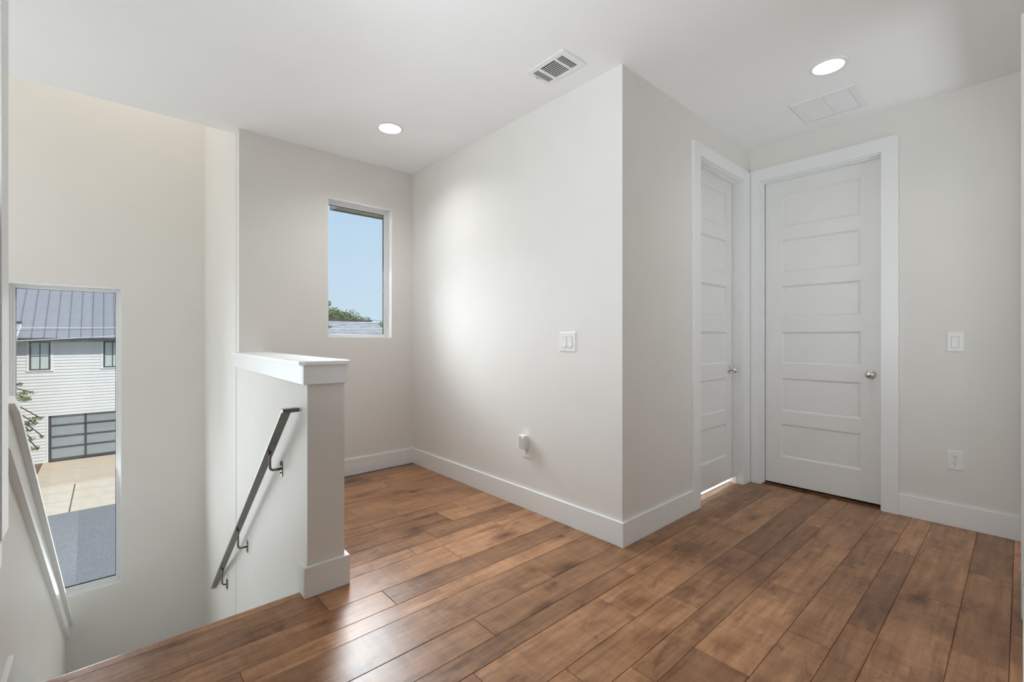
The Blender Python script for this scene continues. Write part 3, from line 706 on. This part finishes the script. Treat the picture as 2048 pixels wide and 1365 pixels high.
# neighbour house
hs = empty('house', (0, 31, G), 'white clapboard house with grey metal roof and glass garage door across the street', 'house')
FY = 29.10
boxes('wall_core', [(-2.93, -1.96, FY + 0.03, 36, G, 1.05), (-1.96, 3.40, FY + 0.30, 36, G, -2.20), (3.40, 4.3, FY + 0.03, 36, G, 1.05), (-1.96, 3.40, FY + 0.03, 36, -2.22, 1.05)], 'siding', hs)
V, F = [], []
z = G
while z < 1.02:
    z2 = min(z + 0.139, 1.05)
    spans = [(-2.93, -1.99), (3.43, 4.3)] if z2 <= -2.20 else [(-2.93, 4.3)]
    for a, b in spans:
        n = len(V)
        V += [(a, FY - 0.024, z), (b, FY - 0.024, z), (b, FY + 0.03, z), (a, FY + 0.03, z), (a, FY + 0.002, z2), (b, FY + 0.002, z2), (b, FY + 0.03, z2), (a, FY + 0.03, z2)]
        F += [tuple(i + n for i in q) for q in ((0, 3, 2, 1), (4, 5, 6, 7), (0, 1, 5, 4), (1, 2, 6, 5), (2, 3, 7, 6), (3, 0, 4, 7))]
    z = z2
obj('clapboards', V, F, 'siding', hs, kind='stuff')
def house_window(x0, x1, z0, z1):
    f = boxes('window', [(x0, x0 + 0.055, FY - 0.05, FY, z0, z1), (x1 - 0.055, x1, FY - 0.05, FY, z0, z1), (x0 + 0.055, x1 - 0.055, FY - 0.05, FY, z0, z0 + 0.06), (x0 + 0.055, x1 - 0.055, FY - 0.05, FY, z1 - 0.05, z1)], 'charcoal', hs)
    xm, zm = (x0 + x1) / 2, (z0 + z1) / 2
    boxes('muntin', [(xm - 0.016, xm + 0.016, FY - 0.045, FY - 0.01, z0 + 0.06, z1 - 0.05), (x0 + 0.055, xm - 0.016, FY - 0.044, FY - 0.01, zm - 0.014, zm + 0.014), (xm + 0.016, x1 - 0.055, FY - 0.044, FY - 0.01, zm - 0.014, zm + 0.014)], 'charcoal', f)
    for (a, b) in ((x0 + 0.055, xm - 0.016), (xm + 0.016, x1 - 0.055)):
        for (p, q) in ((z0 + 0.06, zm - 0.014), (zm + 0.014, z1 - 0.05)):
            box('pane', a, b, FY - 0.028, FY - 0.020, p, q, 'far_glass', f)
    boxes('window_trim', [(x0 - 0.085, x0, FY - 0.032, FY, z0 - 0.03, z1), (x1, x1 + 0.085, FY - 0.032, FY, z0 - 0.03, z1), (x0 - 0.10, x1 + 0.10, FY - 0.06, FY, z0 - 0.045, z0)], 'siding_trim', f)
house_window(-2.508, -1.854, -0.235, 1.045)
house_window(-0.083, 0.571, -0.205, 1.045)
house_window(2.35, 3.0, -0.205, 1.045)
# garage door
gx0, gx1, gz0, gz1 = -1.945, 3.38, G + 0.005, -2.23
gd = box('garage_door', gx0 + 0.02, gx1 - 0.02, FY + 0.13, FY + 0.15, gz0, gz1, 'charcoal', hs)
for a, b in ((gx0 + 0.02, gx0 + 0.115), (gx1 - 0.115, gx1 - 0.02)): box('garage_stile', a, b, FY + 0.05, FY + 0.12, gz0, gz1, 'charcoal', gd)
cols = [gx0 + 0.115, -0.733, -0.664, 0.475, 0.54, 1.68, 1.745, gx1 - 0.115]
zr = [gz0, gz0 + 0.125, -3.80, -3.735, -3.305, -3.24, -2.80, -2.735, -2.33, gz1]
for i in range(0, 10, 2): box('garage_rail', gx0 + 0.115, gx1 - 0.115, FY + 0.05, FY + 0.12, zr[i], zr[i + 1], 'charcoal', gd)
for i in (1, 3, 5):
    for j in range(1, 9, 2): box('mullion', cols[i], cols[i + 1], FY + 0.05, FY + 0.12, zr[j], zr[j + 1], 'charcoal', gd)
for i in (0, 2, 4, 6):
    for j in range(1, 9, 2): box('pane', cols[i], cols[i + 1], FY + 0.08, FY + 0.09, zr[j], zr[j + 1], 'frost', gd)
boxes('garage_trim', [(gx0 - 0.04, gx0 + 0.018, FY - 0.02, FY + 0.13, G, gz1), (gx1 - 0.018, gx1 + 0.04, FY - 0.02, FY + 0.13, G, gz1), (gx0 - 0.04, gx1 + 0.04, FY - 0.02, FY + 0.13, gz1, gz1 + 0.035)], 'siding_trim', hs)
# eave, gutter and standing seam roof panels
box('gutter', -2.95, 4.6, 28.56, 28.70, 1.04, 1.185, 'charcoal', hs)
box('eave_soffit', -2.93, 4.6, 28.70, FY + 0.03, 1.05, 1.10, 'siding_trim', hs)
pitch = 0.77
def roof_pt(x, t, off=0.0): return (x, 28.58 + t - off * 0.61, 1.19 + pitch * t + off * 0.79)
for k in range(-5, 18):
    xa = -2.415 + 0.3905 * k; xb = xa + 0.3905
    if xb < -4.3: continue
    TL = 7.2
    V = [roof_pt(xa + 0.012, 0), roof_pt(xb, 0), roof_pt(xb, TL), roof_pt(xa + 0.012, TL), roof_pt(xa + 0.012, 0, 0.012), roof_pt(xb, 0, 0.012), roof_pt(xb, TL, 0.012), roof_pt(xa + 0.012, TL, 0.012)]
    QF = [(0, 3, 2, 1), (4, 5, 6, 7), (0, 1, 5, 4), (1, 2, 6, 5), (2, 3, 7, 6), (3, 0, 4, 7)]
    rpn = obj('roof_panel', V, QF, 'roof', hs)
    V = [roof_pt(xa - 0.010, 0), roof_pt(xa + 0.012, 0), roof_pt(xa + 0.012, TL), roof_pt(xa - 0.010, TL), roof_pt(xa - 0.010, 0, 0.045), roof_pt(xa + 0.012, 0, 0.045), roof_pt(xa + 0.012, TL, 0.045), roof_pt(xa - 0.010, TL, 0.045)]
    obj('seam', V, QF, 'roof_seam', rpn)
obj('roof_deck', [(-4.3, 28.6, 1.13), (4.6, 28.6, 1.13), (4.6, 35.8, 6.67), (-4.3, 35.8, 6.67), (4.6, 43, 1.13), (-4.3, 43, 1.13)], [(0, 1, 2, 3), (3, 2, 4, 5)], 'charcoal', hs)
# dark side wing with its lower pale roof
box('wing_wall', -7.0, -2.945, 26.6, FY - 0.03, G, 0.75, 'charcoal', hs)
def wing_pt(x, t, o_=0.0): return (x, 29.25 - t, 1.78 - 0.39 * t + o_)
V = [wing_pt(-7.2, 0), wing_pt(-2.78, 0), wing_pt(-2.78, 3.2), wing_pt(-7.2, 3.2), wing_pt(-7.2, 0, 0.06), wing_pt(-2.78, 0, 0.06), wing_pt(-2.78, 3.2, 0.06), wing_pt(-7.2, 3.2, 0.06)]
obj('wing_roof', V, QF, 'roof_light', hs)
V = [wing_pt(-2.779, -0.02, -0.10), wing_pt(-2.755, -0.02, -0.10), wing_pt(-2.755, 3.22, -0.10), wing_pt(-2.779, 3.22, -0.10), wing_pt(-2.779, -0.02, 0.065), wing_pt(-2.755, -0.02, 0.065), wing_pt(-2.755, 3.22, 0.065), wing_pt(-2.779, 3.22, 0.065)]
obj('wing_rake', V, QF, 'siding_trim', hs)
box('roof_flashing', -7.2, -2.75, 29.20, 29.32, 1.76, 1.93, 'charcoal', hs)

# house seen from the alcove window: grey shingle hip roof
h2 = empty('house', (6, 24, G), 'low house with grey shingle roof below the alcove window view', 'house')
RV = [(5.6, 25, 2.175), (11.42, 25, 2.175), (14.8, 19.5, -0.95), (5.6, 19.5, -0.95), (14.8, 30.5, -0.95), (5.6, 30.5, -0.95)]
obj('roof', RV, [(0, 1, 2, 3), (1, 4, 2), (1, 0, 5, 4), (2, 4, 5, 3), (0, 3, 5)], 'shingle', h2)
box('ridge_cap', 5.6, 11.45, 24.90, 25.10, 2.165, 2.225, 'charcoal', h2)
box('wall_core', 6.0, 14.2, 20.1, 30, G, -0.8, 'siding', h2)

# trees
def tree(loc, label, spec, trunk_h, leaf=0.11, seed=1, group='trees outside'):
    rnd = random.Random(seed)
    e = empty('tree', loc, label, 'tree', group)
    L = Vector(loc)
    tube('trunk', [L, L + Vector((0.1, 0, trunk_h * 0.5)), L + Vector((0, 0.1, trunk_h))], 0.11, 'bark', e, 8)
    V, F = [], []
    for (cx, cy, cz, rx_, ry_, rz_, num) in spec:
        c0 = Vector((cx, cy, cz))
        tube('branch', [L + Vector((0, 0, trunk_h * 0.9)), (L + Vector((0, 0, trunk_h)) + c0) / 2 + Vector((0, 0, 0.15)), c0 + Vector((rx_ * 0.5, 0, 0))], 0.018, 'bark', e, 6)
        for _ in range(num):
            while True:
                p = Vector((rnd.uniform(-1, 1), rnd.uniform(-1, 1), rnd.uniform(-1, 1)))
                if p.length < 1: break
            p = c0 + Vector((p.x * rx_, p.y * ry_, p.z * rz_))
            a = Vector((rnd.gauss(0, 1), rnd.gauss(0, 1), rnd.gauss(0, 0.6))).normalized(); b = a.orthogonal().normalized()
            b = (Matrix.Rotation(rnd.uniform(0, 6.28), 3, a) @ b)
            s_ = leaf * rnd.uniform(0.6, 1.2); n = len(V)
            cvec = a.cross(b) * s_ * 0.12
            V += [tuple(p - a * s_ * 0.5), tuple(p + b * s_ * 0.26 + cvec), tuple(p + a * s_ * 0.55), tuple(p - b * s_ * 0.26 + cvec)]
            F += [(n, n + 1, n + 2), (n, n + 2, n + 3)]
    obj('foliage', V, F, 'leaf', e, kind='stuff')
    return e
tree((-3.3, 22.0, G), 'slender young tree with sparse leafy twigs beside the driveway', [
    (-2.20, 22, -0.33, 0.16, 0.2, 0.07, 60), (-1.97, 22, -0.62, 0.26, 0.2, 0.07, 60), (-2.05, 22, -0.82, 0.24, 0.25, 0.09, 90), (-1.75, 22, -1.50, 0.22, 0.2, 0.07, 60),
    (-1.90, 22, -1.66, 0.24, 0.2, 0.09, 90), (-1.95, 22, -1.90, 0.12, 0.2, 0.05, 30), (-1.90, 22, -2.20, 0.14, 0.2, 0.08, 40), (-1.60, 22, -2.15, 0.05, 0.1, 0.04, 10), (-1.78, 22, -2.50, 0.13, 0.2, 0.07, 45),
    (-3.0, 22, 0.1, 0.6, 0.7, 0.8, 500), (-3.2, 22, -1.3, 0.7, 0.7, 0.9, 500)], 4.2, 0.10, 3)
tree((11.5, 34, G), 'tall leafy green tree rising behind the shingle roof ridge', [
    (12.1, 34, 3.75, 0.25, 0.3, 0.25, 60), (12.4, 34, 2.6, 0.9, 0.8, 0.75, 1300), (13.3, 34, 2.5, 0.9, 0.8, 0.70, 1200), (14.3, 34, 2.4, 0.8, 0.7, 0.58, 800), (15.1, 34, 2.4, 0.5, 0.6, 0.45, 160), (13.6, 34, 3.1, 1.2, 0.6, 0.30, 110), (12.6, 34, 3.2, 0.5, 0.6, 0.30, 120), (11.0, 34, 3.2, 1.2, 1.0, 1.2, 900)], 6.5, 0.17, 5)
tree((16.4, 33.5, G), 'round green tree right of the shingle roof in the alcove window', [(16.15, 33.5, 1.35, 0.75, 0.8, 1.15, 2200), (17.2, 33.5, 1.6, 1.0, 0.9, 1.2, 1500)], 4.6, 0.17, 8)
tree((5.0, 17.5, G), 'dark twig tree at the left edge of the alcove window view', [(6.33, 17.5, 1.64, 0.13, 0.1, 0.09, 45), (6.30, 17.5, 2.50, 0.12, 0.1, 0.12, 45), (5.9, 17.5, 2.1, 0.3, 0.2, 0.5, 120)], 5.0, 0.08, 11)

# overhead cables
def cable(p0, p1, sag, r, mat, label):
    p0, p1 = Vector(p0), Vector(p1)
    pts = [p0.lerp(p1, t / 12) - Vector((0, 0, sag * 4 * (t / 12) * (1 - t / 12))) for t in range(13)]
    o = tube('overhead_cable', pts, r, mat, None, 6); tag(o, label, 'cable', 'overhead cables'); return o
def wz(px_y, y, b): return 1.183 + (677.3 - px_y) / 910.2 * (y / b)
cable((-9.0, 18, 1.42), (9.0, 18, 1.60), 0.02, 0.010, 'cable_white', 'upper white overhead cable crossing in front of the metal roof')
cable((-9.0, 17, 0.65), (9.0, 17, 1.92), 0.05, 0.010, 'cable_white', 'lower white overhead cable rising along the metal roof eave')
cable((-9.0, 19, 1.18), (9.0, 19, 1.85), 0.04, 0.006, 'cable', 'thin dark overhead cable below the upper white cable')
cable((-9.0, 20, 0.38), (9.0, 20, 2.0), 0.05, 0.006, 'cable', 'thin dark overhead cable crossing the white clapboards')
cable((6.0, 30, 2.95), (24.0, 30, 1.85), 0.02, 0.014, 'cable', 'dark overhead cable above the grey shingle roof')
